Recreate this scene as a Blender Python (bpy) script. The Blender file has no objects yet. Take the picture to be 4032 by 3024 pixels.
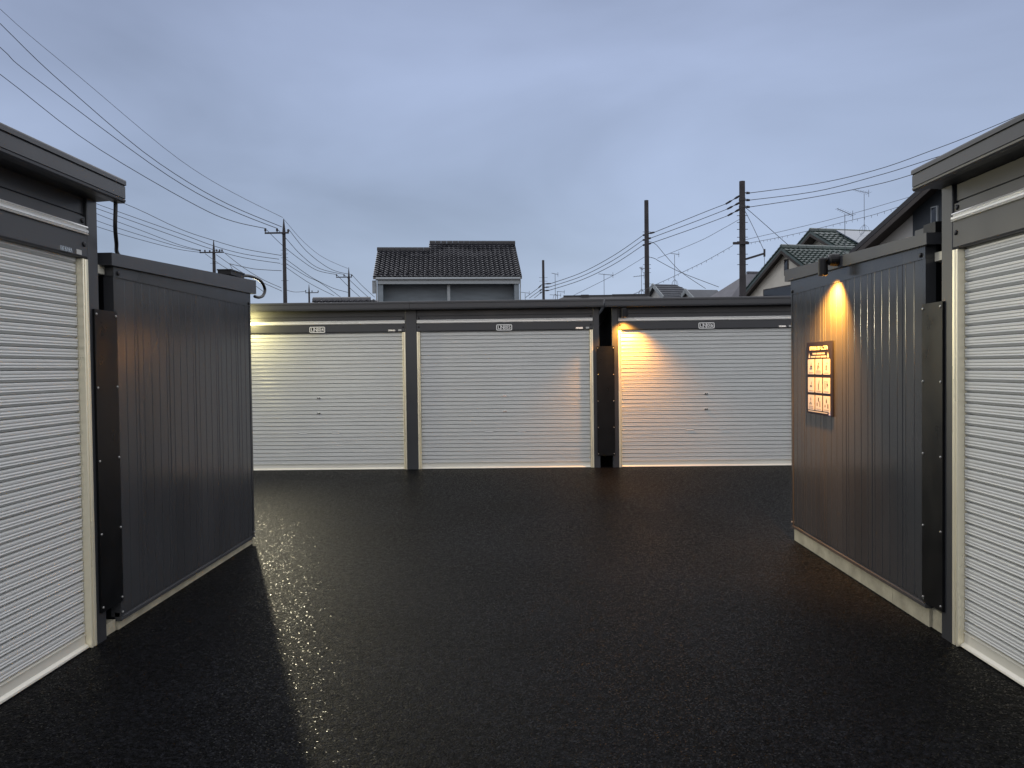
import bpy, math, random
from mathutils import Matrix, Vector
random.seed(7)
C = bpy.context.scene.collection
R = math.radians

# ------------------------------------------------------------------ camera
CAM_H, FPX, CX, CY = 1.40, 3028.0, 2016.0, 1512.0
PITCH, YAW, ROLL = R(-1.2474), R(1.0974), R(-0.6994)
_f = Vector((-math.sin(YAW)*math.cos(PITCH), math.cos(YAW)*math.cos(PITCH), math.sin(PITCH)))
_r0 = Vector((math.cos(YAW), math.sin(YAW), 0.0))
_u0 = _r0.cross(_f)
_r = _r0*math.cos(ROLL) + _u0*math.sin(ROLL)
_u = -_r0*math.sin(ROLL) + _u0*math.cos(ROLL)
cam = bpy.data.cameras.new('camera')
cam.sensor_width = 36.0
cam.lens = 36.0*FPX/4032.0
cam.clip_start = 0.05
cam.clip_end = 3000.0
cam_ob = bpy.data.objects.new('camera', cam)
C.objects.link(cam_ob)
M3 = Matrix((_r, _u, -_f)).transposed()
cam_ob.matrix_world = Matrix.Translation((0, 0, CAM_H)) @ M3.to_4x4()
bpy.context.scene.camera = cam_ob

def at(px, py, Y):
    """point of the place seen at a photo pixel, Y metres down the aisle"""
    d = _f + _r*((px-CX)/FPX) - _u*((py-CY)/FPX)
    t = Y/d.y
    return Vector((d.x*t, Y, CAM_H + d.z*t))

# ------------------------------------------------------------------ world, sun, exposure
sc = bpy.context.scene
sc.view_settings.view_transform = 'Standard'
sc.view_settings.look = 'None'
sc.view_settings.exposure = 0.0
sc.view_settings.gamma = 1.0
sc.view_settings.use_curve_mapping = False
w = bpy.data.worlds.new('World'); sc.world = w
w.use_nodes = True
nt = w.node_tree; nt.nodes.clear()
def wn(t, **k):
    n = nt.nodes.new(t)
    for a, b in k.items(): setattr(n, a, b)
    return n
SKY_LOC = (7.2, 2.0, 0.0)
SUN_EL, SUN_AZ = R(84), R(180)          # soft glow of the overcast sky, highest behind the camera
sky = wn('ShaderNodeTexSky', sky_type='NISHITA', sun_disc=False, sun_elevation=R(4), sun_rotation=R(180), air_density=1.2, dust_density=1.0, ozone_density=3.0)
tc = wn('ShaderNodeTexCoord')
sep = wn('ShaderNodeSeparateXYZ'); nt.links.new(tc.outputs['Generated'], sep.inputs[0])
ramp = wn('ShaderNodeValToRGB'); nt.links.new(sep.outputs['Z'], ramp.inputs[0])
cr = ramp.color_ramp
cr.elements[0].position = 0.0;  cr.elements[0].color = (0.413, 0.490, 0.665, 1)
cr.elements[1].position = 1.0;  cr.elements[1].color = (0.321, 0.375, 0.540, 1)
for p, c in ((0.10, (0.398, 0.475, 0.648)), (0.24, (0.367, 0.434, 0.610)), (0.38, (0.339, 0.398, 0.570)), (0.48, (0.324, 0.380, 0.546))):
    e = cr.elements.new(p); e.color = (*c, 1)
mp = wn('ShaderNodeMapping'); mp.inputs['Location'].default_value = SKY_LOC; mp.inputs['Scale'].default_value = (1.0, 1.0, 2.6); mp.inputs['Rotation'].default_value = (0, R(9), R(20))
nt.links.new(tc.outputs['Generated'], mp.inputs[0])
nz = wn('ShaderNodeTexNoise'); nz.inputs['Scale'].default_value = 2.0; nz.inputs['Detail'].default_value = 5.0; nz.inputs['Roughness'].default_value = 0.48; nz.inputs['Distortion'].default_value = 0.3
nt.links.new(mp.outputs[0], nz.inputs['Vector'])
mr = wn('ShaderNodeMapRange'); mr.inputs['From Min'].default_value = 0.28; mr.inputs['From Max'].default_value = 0.72
mr.inputs['To Min'].default_value = 0.78; mr.inputs['To Max'].default_value = 1.20
nt.links.new(nz.outputs['Fac'], mr.inputs[0])
mul = wn('ShaderNodeVectorMath', operation='SCALE')
nt.links.new(ramp.outputs['Color'], mul.inputs[0]); nt.links.new(mr.outputs[0], mul.inputs['Scale'])
bg1 = wn('ShaderNodeBackground'); nt.links.new(mul.outputs[0], bg1.inputs['Color']); bg1.inputs["Strength"].default_value = 0.945
bg2 = wn('ShaderNodeBackground'); nt.links.new(sky.outputs[0], bg2.inputs['Color']); bg2.inputs["Strength"].default_value = 0.03
ads = wn('ShaderNodeAddShader'); nt.links.new(bg1.outputs[0], ads.inputs[0]); nt.links.new(bg2.outputs[0], ads.inputs[1])
out = wn('ShaderNodeOutputWorld'); nt.links.new(ads.outputs[0], out.inputs[0])

sun = bpy.data.lights.new('sky_glow', 'SUN')
sun.energy = 2.7; sun.angle = R(165); sun.color = (1.0, 0.945, 0.85)
sun_ob = bpy.data.objects.new('sky_glow', sun); C.objects.link(sun_ob)
sun_ob.rotation_euler = (R(90)-SUN_EL, 0, 0)
sun_ob.location = (0, -10, 20)

# ------------------------------------------------------------------ helpers
class MB:
    def __init__(s): s.v = []; s.f = []
    def add(s, vs, fs):
        o = len(s.v); s.v += [tuple(p) for p in vs]; s.f += [tuple(i+o for i in f) for f in fs]
    def box(s, x0, x1, y0, y1, z0, z1):
        s.add([(x0,y0,z0),(x1,y0,z0),(x1,y1,z0),(x0,y1,z0),(x0,y0,z1),(x1,y0,z1),(x1,y1,z1),(x0,y1,z1)],
              [(0,3,2,1),(4,5,6,7),(0,1,5,4),(1,2,6,5),(2,3,7,6),(3,0,4,7)])
    def bar(s, a, b, wdt, hgt, up=(0,0,1)):
        a, b = Vector(a), Vector(b); d = (b-a).normalized(); up = Vector(up)
        if abs(d.dot(up)) > .98: up = Vector((0,1,0))
        x = d.cross(up).normalized()*(wdt/2); y = x.cross(d).normalized()*(hgt/2)
        vs = [a-x-y, a+x-y, a+x+y, a-x+y, b-x-y, b+x-y, b+x+y, b-x+y]
        s.add(vs, [(0,3,2,1),(4,5,6,7),(0,1,5,4),(1,2,6,5),(2,3,7,6),(3,0,4,7)])
    def tube(s, pts, r, n=8, cap=True):
        pts = [Vector(p) for p in pts]; rr = r if isinstance(r, (list, tuple)) else [r]*len(pts)
        rings = []; prev = None
        for i, p in enumerate(pts):
            d = (pts[min(i+1, len(pts)-1)]-pts[max(i-1, 0)]).normalized()
            ref = prev if prev is not None else (Vector((0,0,1)) if abs(d.z) < .9 else Vector((1,0,0)))
            x = (ref - d*ref.dot(d)).normalized(); prev = x; y = d.cross(x)
            rings.append([p + x*(rr[i]*math.cos(2*math.pi*k/n)) + y*(rr[i]*math.sin(2*math.pi*k/n)) for k in range(n)])
        vs = [q for ring in rings for q in ring]; fs = []
        for i in range(len(rings)-1):
            for k in range(n):
                a = i*n+k; b = i*n+(k+1) % n
                fs.append((a, b, b+n, a+n))
        if cap:
            fs.append(tuple(range(n-1, -1, -1))); fs.append(tuple(range((len(rings)-1)*n, len(rings)*n)))
        s.add(vs, fs)
    def loft(s, prof, x0, x1, axis='x', closed=False, caps=False):
        """extrude a profile of (a,b) points along an axis; axis x: (x,a,b), z: (a,b,z), y: (a,y,b)"""
        def P(t, a, b): return {'x': (t, a, b), 'z': (a, b, t), 'y': (a, t, b)}[axis]
        n = len(prof); vs = [P(x0, *p) for p in prof] + [P(x1, *p) for p in prof]
        m = n if closed else n-1
        fs = [(i, (i+1) % n, (i+1) % n + n, i+n) for i in range(m)]
        if caps: fs += [tuple(range(n-1, -1, -1)), tuple(range(n, 2*n))]
        s.add(vs, fs)
    def disc(s, c, r, axis, n=12):
        c = Vector(c); a = Vector(axis).normalized(); x = a.orthogonal().normalized(); y = a.cross(x)
        s.add([c + x*r*math.cos(2*math.pi*k/n) + y*r*math.sin(2*math.pi*k/n) for k in range(n)], [tuple(range(n))])
    def mesh(s, name, mat, smooth=False):
        m = bpy.data.meshes.new(name); m.from_pydata(s.v, [], s.f); m.validate()
        import bmesh
        bm = bmesh.new(); bm.from_mesh(m); bmesh.ops.recalc_face_normals(bm, faces=bm.faces); bm.to_mesh(m); bm.free()
        if mat: m.materials.append(mat)
        if smooth:
            m.polygons.foreach_set('use_smooth', [True]*len(m.polygons))
        m.update(); return m
    def build(s, name, mat, parent=None, smooth=False, loc=(0,0,0), rot=(0,0,0)):
        return link(name, s.mesh(name, mat, smooth), parent, loc, rot)
def link(name, mesh, parent=None, loc=(0,0,0), rot=(0,0,0)):
    o = bpy.data.objects.new(name, mesh); C.objects.link(o); o.location = loc; o.rotation_euler = rot
    if parent: o.parent = parent
    return o
def tag(o, label, cat, group=None):
    o['label'] = label; o['category'] = cat
    if group: o['group'] = group
    return o
def thing(name, label, cat, loc=(0,0,0), rz=0.0, group=None):
    o = bpy.data.objects.new(name, None); C.objects.link(o); o.empty_display_size = .2
    o.location = loc; o.rotation_euler = (0,0,rz)
    return tag(o, label, cat, group)
def copy_tree(o, parent=None):
    c = o.copy(); C.objects.link(c)
    if parent: c.parent = parent
    for ch in list(o.children): copy_tree(ch, c)
    return c
def text_mesh(s, size, mat, ext=0.001, align='CENTER', bold=0.):
    cu = bpy.data.curves.new('lettering', 'FONT'); cu.body = s; cu.size = size; cu.extrude = ext; cu.offset = bold
    cu.align_x = align; cu.align_y = 'CENTER'; cu.resolution_u = 3
    o = bpy.data.objects.new('tmp', cu); C.objects.link(o)
    dg = bpy.context.evaluated_depsgraph_get()
    m = bpy.data.meshes.new_from_object(o.evaluated_get(dg)); bpy.data.objects.remove(o); bpy.data.curves.remove(cu)
    m.materials.clear(); m.materials.append(mat); return m

# ------------------------------------------------------------------ materials
def mat(name, col, rough=.5, metal=0., spec=.5, var=.0, scale=8., bump=0., bscale=60., stretch=(1,1,1), rvar=0., emit=None, es=0., col2=None):
    m = bpy.data.materials.new(name); m.use_nodes = True
    t = m.node_tree; b = t.nodes['Principled BSDF']
    b.inputs['Base Color'].default_value = (*col, 1); b.inputs['Roughness'].default_value = rough
    b.inputs['Metallic'].default_value = metal; b.inputs['Specular IOR Level'].default_value = spec
    if emit: b.inputs['Emission Color'].default_value = (*emit, 1); b.inputs['Emission Strength'].default_value = es
    co = t.nodes.new('ShaderNodeTexCoord'); mpn = t.nodes.new('ShaderNodeMapping'); mpn.inputs['Scale'].default_value = stretch
    t.links.new(co.outputs['Object'], mpn.inputs[0])
    if var or col2 or rvar:
        n = t.nodes.new('ShaderNodeTexNoise'); n.inputs['Scale'].default_value = scale; n.inputs['Detail'].default_value = 6
        t.links.new(mpn.outputs[0], n.inputs['Vector'])
        if var or col2:
            r = t.nodes.new('ShaderNodeValToRGB')
            a = tuple(c*(1-var) for c in col); d = col2 if col2 else tuple(min(1, c*(1+var)) for c in col)
            r.color_ramp.elements[0].position = .3; r.color_ramp.elements[0].color = (*a, 1)
            r.color_ramp.elements[1].position = .7; r.color_ramp.elements[1].color = (*d, 1)
            t.links.new(n.outputs['Fac'], r.inputs[0]); t.links.new(r.outputs[0], b.inputs['Base Color'])
        if rvar:
            q = t.nodes.new('ShaderNodeMapRange'); q.inputs['From Min'].default_value = .3; q.inputs['From Max'].default_value = .7
            q.inputs['To Min'].default_value = max(.02, rough-rvar); q.inputs['To Max'].default_value = min(1, rough+rvar)
            t.links.new(n.outputs['Fac'], q.inputs[0]); t.links.new(q.outputs[0], b.inputs['Roughness'])
    if bump:
        n2 = t.nodes.new('ShaderNodeTexNoise'); n2.inputs['Scale'].default_value = bscale; n2.inputs['Detail'].default_value = 4
        t.links.new(mpn.outputs[0], n2.inputs['Vector'])
        bp = t.nodes.new('ShaderNodeBump'); bp.inputs['Strength'].default_value = bump; bp.inputs['Distance'].default_value = .01
        t.links.new(n2.outputs['Fac'], bp.inputs['Height']); t.links.new(bp.outputs[0], b.inputs['Normal'])
    return m
M = {}
M['charcoal'] = mat('charcoal_steel', (.030,.032,.037), .42, spec=.5, var=.14, scale=2.2, rvar=.08, bump=.05, bscale=9, stretch=(1,1,.5))
M['charcoal_wall'] = mat('charcoal_wall_panel', (.040,.042,.046), .20, spec=.52, var=.12, scale=3, rvar=.05, bump=.03, bscale=14, stretch=(1,1,.25))
M['black'] = mat('black_sheet', (.0045,.005,.006), .34, spec=.2, var=.2, scale=5, rvar=.08)
M['shade'] = mat('shaded_side_wall', (.016,.017,.019), .75, spec=.2)  # charcoal panel painted darker: the shade between units is in the colour
M['gap'] = mat('dark_gap_backdrop', (.012,.012,.013), .8)  # near-black boards added to stand for the darkness seen through the gap
M['white_slat'] = mat('white_shutter_slat', (.535,.545,.53), .34, spec=.5, var=.035, scale=3, rvar=.06, stretch=(.4,1,4))
M['backing'] = mat('shutter_backing', (.10,.10,.10), .6)
M['guide'] = mat('champagne_aluminium', (.88,.82,.63), .30, metal=.5, spec=.6, var=.05, scale=6, rvar=.07, stretch=(2,2,.2))
M['alu'] = mat('pale_aluminium', (.70,.70,.68), .30, metal=.5, spec=.6, var=.05, scale=5, rvar=.06, stretch=(.3,1,3))
M['sill'] = mat('shutter_sill', (.70,.68,.60), .40, metal=.2, var=.05, scale=4, stretch=(.4,1,2))
M['chrome'] = mat('chrome', (.80,.80,.78), .16, metal=1.)
M['white_print'] = mat('white_plastic', (.72,.72,.70), .4)
M['grey_print'] = mat('grey_label', (.42,.42,.40), .45)
M['black_plastic'] = mat('black_plastic', (.008,.008,.009), .42, spec=.2, var=.15, scale=12, rvar=.08)
M['bolt'] = mat('dark_bolt', (.02,.02,.022), .35, metal=.6)
M['zinc'] = mat('zinc_bolt', (.40,.40,.39), .35, metal=.8)
M['concrete'] = mat('foundation_concrete', (.34,.315,.235), .85, var=.25, scale=7, bump=.5, bscale=45)
M['cream'] = mat('cream_bracket', (.55,.53,.44), .5, var=.1)
M['rubber'] = mat('black_rubber', (.008,.008,.009), .45)
M['sign_navy'] = mat('sign_navy', (.010,.010,.024), .6, spec=.12)
M['sign_white'] = mat('sign_white', (.50,.49,.47), .55, spec=.2)
M['sign_ink'] = mat('sign_ink', (.02,.018,.02), .6, spec=.1)
M['sign_grey'] = mat('sign_grey', (.20,.18,.17), .6, spec=.1)
M['sign_blue'] = mat('sign_blue', (.03,.06,.30), .4)
M['pole'] = mat('concrete_pole', (.030,.027,.030), .85, var=.25, scale=3)
M['pole_metal'] = mat('pole_fittings', (.022,.020,.024), .7)
M['wire'] = mat('cable_black', (.020,.021,.025), .7)
M['wire_thin'] = mat('cable_grey', (.085,.09,.11), .7)
M['antenna'] = mat('antenna_metal', (.060,.065,.08), .55, metal=.4)
M['tile_dark'] = mat('dark_roof_tile', (.026,.027,.034), .24, spec=.6, var=.3, scale=1.4, rvar=.08)
M['tile_green'] = mat('green_roof_tile', (.032,.052,.048), .38, var=.3, scale=1.4)
M['slate'] = mat('grey_roof_slate', (.050,.056,.068), .6, var=.2, scale=2)
M['slate_purple'] = mat('purple_grey_roof', (.090,.090,.105), .7, var=.15, scale=2)
M['roof_dark'] = mat('dark_roof', (.012,.012,.015), .6, var=.2)
M['soffit'] = mat('brown_soffit', (.030,.024,.022), .7, var=.2, scale=3)
M['wall_green'] = mat('pale_green_wall', (.17,.20,.225), .8, var=.1, scale=1.5, stretch=(1,1,4))
M['wall_cream'] = mat('cream_wall', (.56,.535,.47), .85, var=.10, scale=1.2)
M['wall_grey'] = mat('grey_wall', (.44,.435,.42), .85, var=.10, scale=1.2)
M['wall_navy'] = mat('navy_wall', (.020,.026,.034), .7, var=.15)
M['trim_white'] = mat('white_trim', (.25,.275,.29), .55, var=.06)
M['glass'] = mat('window_glass', (.015,.017,.022), .08, spec=.6)
M['solar'] = mat('solar_panel_glass', (.10,.13,.17), .12, spec=.6)
M['roof_metal'] = mat('garage_roof_sheet', (.045,.048,.054), .45, var=.15, rvar=.08)
M['soil'] = mat('bare_ground', (.05,.045,.04), .95, var=.3, scale=.4)

def asphalt_material():
    m = bpy.data.materials.new('wet_asphalt'); m.use_nodes = True
    t = m.node_tree; L = t.links; b = t.nodes['Principled BSDF']
    N = t.nodes.new
    co = N('ShaderNodeTexCoord')
    v1 = N('ShaderNodeTexVoronoi'); v1.inputs['Scale'].default_value = 95.; v1.inputs['Randomness'].default_value = 1.
    v2 = N('ShaderNodeTexVoronoi'); v2.inputs['Scale'].default_value = 210.
    n1 = N('ShaderNodeTexNoise'); n1.inputs['Scale'].default_value = 1.1; n1.inputs['Detail'].default_value = 6
    n2 = N('ShaderNodeTexNoise'); n2.inputs['Scale'].default_value = 26.; n2.inputs['Detail'].default_value = 5; n2.inputs['Roughness'].default_value = .65
    n3 = N('ShaderNodeTexNoise'); n3.inputs['Scale'].default_value = 5.; n3.inputs['Detail'].default_value = 3
    for n in (v1, v2, n1, n2, n3): L.new(co.outputs['Object'], n.inputs['Vector'])
    # stones in tar, a little lighter and darker cell by cell
    sepc = N('ShaderNodeSeparateColor'); L.new(v1.outputs['Color'], sepc.inputs[0])
    rr = N('ShaderNodeValToRGB'); rr.color_ramp.elements[0].color = (.0011,.0013,.0020,1); rr.color_ramp.elements[1].color = (.0088,.0094,.0118,1)
    rr.color_ramp.elements[0].position = .15; rr.color_ramp.elements[1].position = .95
    L.new(sepc.outputs[0], rr.inputs[0])
    pit = N('ShaderNodeMapRange'); pit.inputs['From Min'].default_value = .35; pit.inputs['From Max'].default_value = .75
    pit.inputs['To Min'].default_value = 1.; pit.inputs['To Max'].default_value = .25; L.new(v1.outputs['Distance'], pit.inputs[0])
    damp = N('ShaderNodeMapRange'); damp.inputs['From Min'].default_value = .3; damp.inputs['From Max'].default_value = .7
    damp.inputs['To Min'].default_value = .5; damp.inputs['To Max'].default_value = 1.45; L.new(n1.outputs['Fac'], damp.inputs[0])
    sca = N('ShaderNodeVectorMath'); sca.operation = 'SCALE'; L.new(rr.outputs[0], sca.inputs[0]); pm = N('ShaderNodeMath'); pm.operation = 'MULTIPLY'; L.new(damp.outputs[0], pm.inputs[0]); L.new(pit.outputs[0], pm.inputs[1])
    n4 = N('ShaderNodeTexNoise'); n4.inputs['Scale'].default_value = 34.; n4.inputs['Detail'].default_value = 3; L.new(co.outputs['Object'], n4.inputs['Vector'])
    cl = N('ShaderNodeMapRange'); cl.inputs['From Min'].default_value = .3; cl.inputs['From Max'].default_value = .7; cl.inputs['To Min'].default_value = .35; cl.inputs['To Max'].default_value = 1.7; L.new(n4.outputs['Fac'], cl.inputs[0])
    pm2 = N('ShaderNodeMath'); pm2.operation = 'MULTIPLY'; L.new(pm.outputs[0], pm2.inputs[0]); L.new(cl.outputs[0], pm2.inputs[1])
    L.new(pm2.outputs[0], sca.inputs['Scale'])
    # paving joint: a wavering dark line across the lot
    sp = N('ShaderNodeSeparateXYZ'); L.new(co.outputs['Object'], sp.inputs[0])
    wob = N('ShaderNodeMath'); wob.operation = 'MULTIPLY_ADD'; L.new(n3.outputs['Fac'], wob.inputs[0]); wob.inputs[1].default_value = .10; wob.inputs[2].default_value = -6.27
    ad = N('ShaderNodeMath'); ad.operation = 'ADD'; L.new(sp.outputs['Y'], ad.inputs[0]); L.new(wob.outputs[0], ad.inputs[1])
    ab = N('ShaderNodeMath'); ab.operation = 'ABSOLUTE'; L.new(ad.outputs[0], ab.inputs[0])
    jr = N('ShaderNodeMapRange'); jr.interpolation_type = 'SMOOTHSTEP'; jr.inputs['From Min'].default_value = .006; jr.inputs['From Max'].default_value = .035
    L.new(ab.outputs[0], jr.inputs[0])
    jm = N('ShaderNodeMapRange'); jm.inputs['To Min'].default_value = .15; L.new(jr.outputs[0], jm.inputs[0])
    sc2 = N('ShaderNodeVectorMath'); sc2.operation = 'SCALE'; L.new(sca.outputs[0], sc2.inputs[0]); L.new(jm.outputs[0], sc2.inputs['Scale'])
    L.new(sc2.outputs[0], b.inputs['Base Color'])
    ro = N('ShaderNodeMapRange'); ro.inputs['From Min'].default_value = .3; ro.inputs['From Max'].default_value = .7
    ro.inputs['To Min'].default_value = .38; ro.inputs['To Max'].default_value = .62; L.new(n2.outputs['Fac'], ro.inputs[0])
    # a few small wet facets among the stones, each tilted its own way
    v4 = N('ShaderNodeTexVoronoi'); v4.inputs['Scale'].default_value = 185.; L.new(co.outputs['Object'], v4.inputs['Vector'])
    sep2 = N('ShaderNodeSeparateColor'); L.new(v4.outputs['Color'], sep2.inputs[0])
    wet = N('ShaderNodeMath'); wet.operation = 'GREATER_THAN'; L.new(sep2.outputs[2], wet.inputs[0]); wet.inputs[1].default_value = .84
    rmix = N('ShaderNodeMapRange'); L.new(wet.outputs[0], rmix.inputs[0]); L.new(ro.outputs[0], rmix.inputs['To Min']); rmix.inputs['To Max'].default_value = .22
    L.new(rmix.outputs[0], b.inputs['Roughness'])
    smix = N('ShaderNodeMapRange'); L.new(wet.outputs[0], smix.inputs[0]); smix.inputs['To Min'].default_value = .03; smix.inputs['To Max'].default_value = .034
    L.new(smix.outputs[0], b.inputs['Specular IOR Level'])
    # relief: big stones + fine stones + tar
    h1 = N('ShaderNodeMath'); h1.operation = 'MULTIPLY_ADD'; L.new(v1.outputs['Distance'], h1.inputs[0]); h1.inputs[1].default_value = -.55; L.new(sepc.outputs[1], h1.inputs[2])
    h2 = N('ShaderNodeMath'); h2.operation = 'MULTIPLY_ADD'; L.new(v2.outputs['Distance'], h2.inputs[0]); h2.inputs[1].default_value = -.35; L.new(h1.outputs[0], h2.inputs[2])
    h3 = N('ShaderNodeMath'); h3.operation = 'MULTIPLY_ADD'; L.new(n2.outputs['Fac'], h3.inputs[0]); h3.inputs[1].default_value = 1.2; L.new(h2.outputs[0], h3.inputs[2])
    bp = N('ShaderNodeBump'); bp.inputs['Distance'].default_value = .006
    bs = N('ShaderNodeMapRange'); L.new(wet.outputs[0], bs.inputs[0]); bs.inputs['To Min'].default_value = .85; bs.inputs['To Max'].default_value = .04; L.new(bs.outputs[0], bp.inputs['Strength'])
    L.new(h3.outputs[0], bp.inputs['Height'])
    v3 = N('ShaderNodeTexVoronoi'); v3.inputs['Scale'].default_value = 185.; L.new(co.outputs['Object'], v3.inputs['Vector'])
    sub = N('ShaderNodeVectorMath'); sub.operation = 'SUBTRACT'; L.new(v3.outputs['Color'], sub.inputs[0]); sub.inputs[1].default_value = (.5, .5, .5)
    tl = N('ShaderNodeVectorMath'); tl.operation = 'SCALE'; L.new(sub.outputs[0], tl.inputs[0])
    tm = N('ShaderNodeMapRange'); L.new(wet.outputs[0], tm.inputs[0]); tm.inputs['To Min'].default_value = .20; tm.inputs['To Max'].default_value = .52; L.new(tm.outputs[0], tl.inputs['Scale'])
    an = N('ShaderNodeVectorMath'); an.operation = 'ADD'; L.new(bp.outputs[0], an.inputs[0]); L.new(tl.outputs[0], an.inputs[1])
    nn = N('ShaderNodeVectorMath'); nn.operation = 'NORMALIZE'; L.new(an.outputs[0], nn.inputs[0]); L.new(nn.outputs[0], b.inputs['Normal'])
    return m
M['asphalt'] = asphalt_material()

# ------------------------------------------------------------------ ground
g = MB(); g.box(-900, 900, -200, 1500, -.5, -.06)
o = g.build('ground', M['soil']); o['kind'] = 'structure'
g = MB(); g.box(-14, 14, -6, 13.2, -.055, 0)
o = g.build('asphalt_lot', M['asphalt']); o['kind'] = 'structure'

# ------------------------------------------------------------------ roller-shutter garages
OPEN_W, PITCH_S = 2.433, .0535
def slat_mesh():
    b = MB(); x0, x1 = .047, OPEN_W-.047
    pr = [(.014,.0022),(.009,.0022),(-.0030,.0122),(-.0042,.0142),(-.0036,.0165),(-.0012,.0190),(-.0012,.0215),(-.0036,.0250),(-.0036,.0290),(-.0012,.0325),(-.0012,.0355),(-.0036,.0395),(-.0040,.0470),(-.0030,.0500),(.004,.0522),(.016,.0535)]
    b.loft(pr, x0, x1, 'x')
    return b.mesh('slat', M['white_slat'])
SLAT = slat_mesh()
def lock_mesh():
    b = MB()
    b.tube([(-.014,0,0),(-.014,-.012,0)], .008, 8); b.tube([(.014,0,0),(.014,-.012,0)], .008, 8)
    b.box(-.024,.024,-.003,.004,-.010,.010)
    return b.mesh('lock', M['chrome'])
def handle_mesh():
    b = MB()
    b.add([(-.062,-.003,-.012),(.062,-.003,-.012),(.042,-.003,.012),(-.042,-.003,.012),(-.048,.0,-.006),(.048,.0,-.006),(.034,.0,.007),(-.034,.0,.007)],
          [(0,1,5,4),(1,2,6,5),(2,3,7,6),(3,0,4,7),(4,5,6,7)])
    return b.mesh('pull_handle', M['white_slat'])
def bar_mesh():
    b = MB()
    b.loft([(.012,.003),(-.022,.003),(-.024,.006),(-.022,.014),(-.006,.024),(-.004,.066),(-.010,.069),(-.010,.074),(.012,.074)], .047, OPEN_W-.047, 'x', closed=True, caps=True)
    return b.mesh('bottom_bar', M['sill'])
LOCK, HANDLE, SILL = lock_mesh(), handle_mesh(), bar_mesh()
def bolt_mesh(name, r, h, m):
    b = MB(); b.tube([(0,0,0),(0,-h*.6,0),(0,-h,0)], [r, r, r*.6], 8); return b.mesh(name, m)
BOLT_D = bolt_mesh('bolt', .013, .008, M['bolt']); BOLT_Z = bolt_mesh('bolt', .0065, .006, M['zinc'])
GLYPH = {}
def glyph(ch):
    if ch not in GLYPH: GLYPH[ch] = text_mesh(ch, .066, M['white_print'], .0012, bold=.0012)
    return GLYPH[ch]
def plate_mesh():
    b = MB(); W, H, r = .218, .083, .016
    def rr(w, h, rad, y):
        pts = []
        for cx_, cz_, a0 in ((w/2-rad, h/2-rad, 0), (-w/2+rad, h/2-rad, 90), (-w/2+rad, -h/2+rad, 180), (w/2-rad, -h/2+rad, 270)):
            for k in range(5):
                a = R(a0+90*k/4); pts.append((cx_+rad*math.cos(a), y, cz_+rad*math.sin(a)))
        return pts
    o_, i_, ob = rr(W, H, r, -.007), rr(W-.022, H-.022, r*.5, -.007), rr(W, H, r, 0)
    ib = rr(W-.022, H-.022, r*.5, -.003); n = len(o_)
    b.add(o_+i_+ob+ib, [(k, (k+1) % n, n+(k+1) % n, n+k) for k in range(n)] + [(k, (k+1) % n, 2*n+(k+1) % n, 2*n+k) for k in range(n)] + [(n+k, n+(k+1) % n, 3*n+(k+1) % n, 3*n+k) for k in range(n)])
    for x in (-.049, 0, .049): b.box(x-.0035, x+.0035, -.0065, -.003, -.031, .031)
    return b.mesh('number_plate', M['white_print'])
def plate_back():
    b = MB(); b.box(-.1, .1, -.0028, -.0004, -.032, .032); return b.mesh('plate_field', M['black_plastic'])
PLATE, PLATE_B = plate_mesh(), plate_back()
def maker_mesh():
    b = MB(); x = -.06
    for k, wd in enumerate((.006,.014,.007,.013,.012,.013,.013)):
        if k in (1, 3, 5):
            b.box(x, x+.004, -.005, 0, -.012, .012); b.box(x+wd-.004, x+wd, -.005, 0, -.012, .012); b.bar((x+.002,-.0025,.010),(x+wd-.002,-.0025,-.010), .004, .005, (0,1,0))
        elif k in (4, 6):
            b.bar((x,-.0025,-.011),(x+wd/2,-.0025,.011), .004, .005, (0,1,0)); b.bar((x+wd,-.0025,-.011),(x+wd/2,-.0025,.011), .004, .005, (0,1,0)); b.box(x+.003, x+wd-.003, -.0045, 0, -.006, -.002)
        else: b.box(x, x+wd*.6, -.005, 0, -.012, .012)
        x += wd+.003
    return b.mesh('maker_lettering', M['chrome'])
MAKER = maker_mesh()
def sticker_mesh():
    b = MB(); b.box(-.022, .022, -.002, 0, -.012, .012); return b.mesh('sticker', M['grey_print'])
STICK = sticker_mesh()

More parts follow.
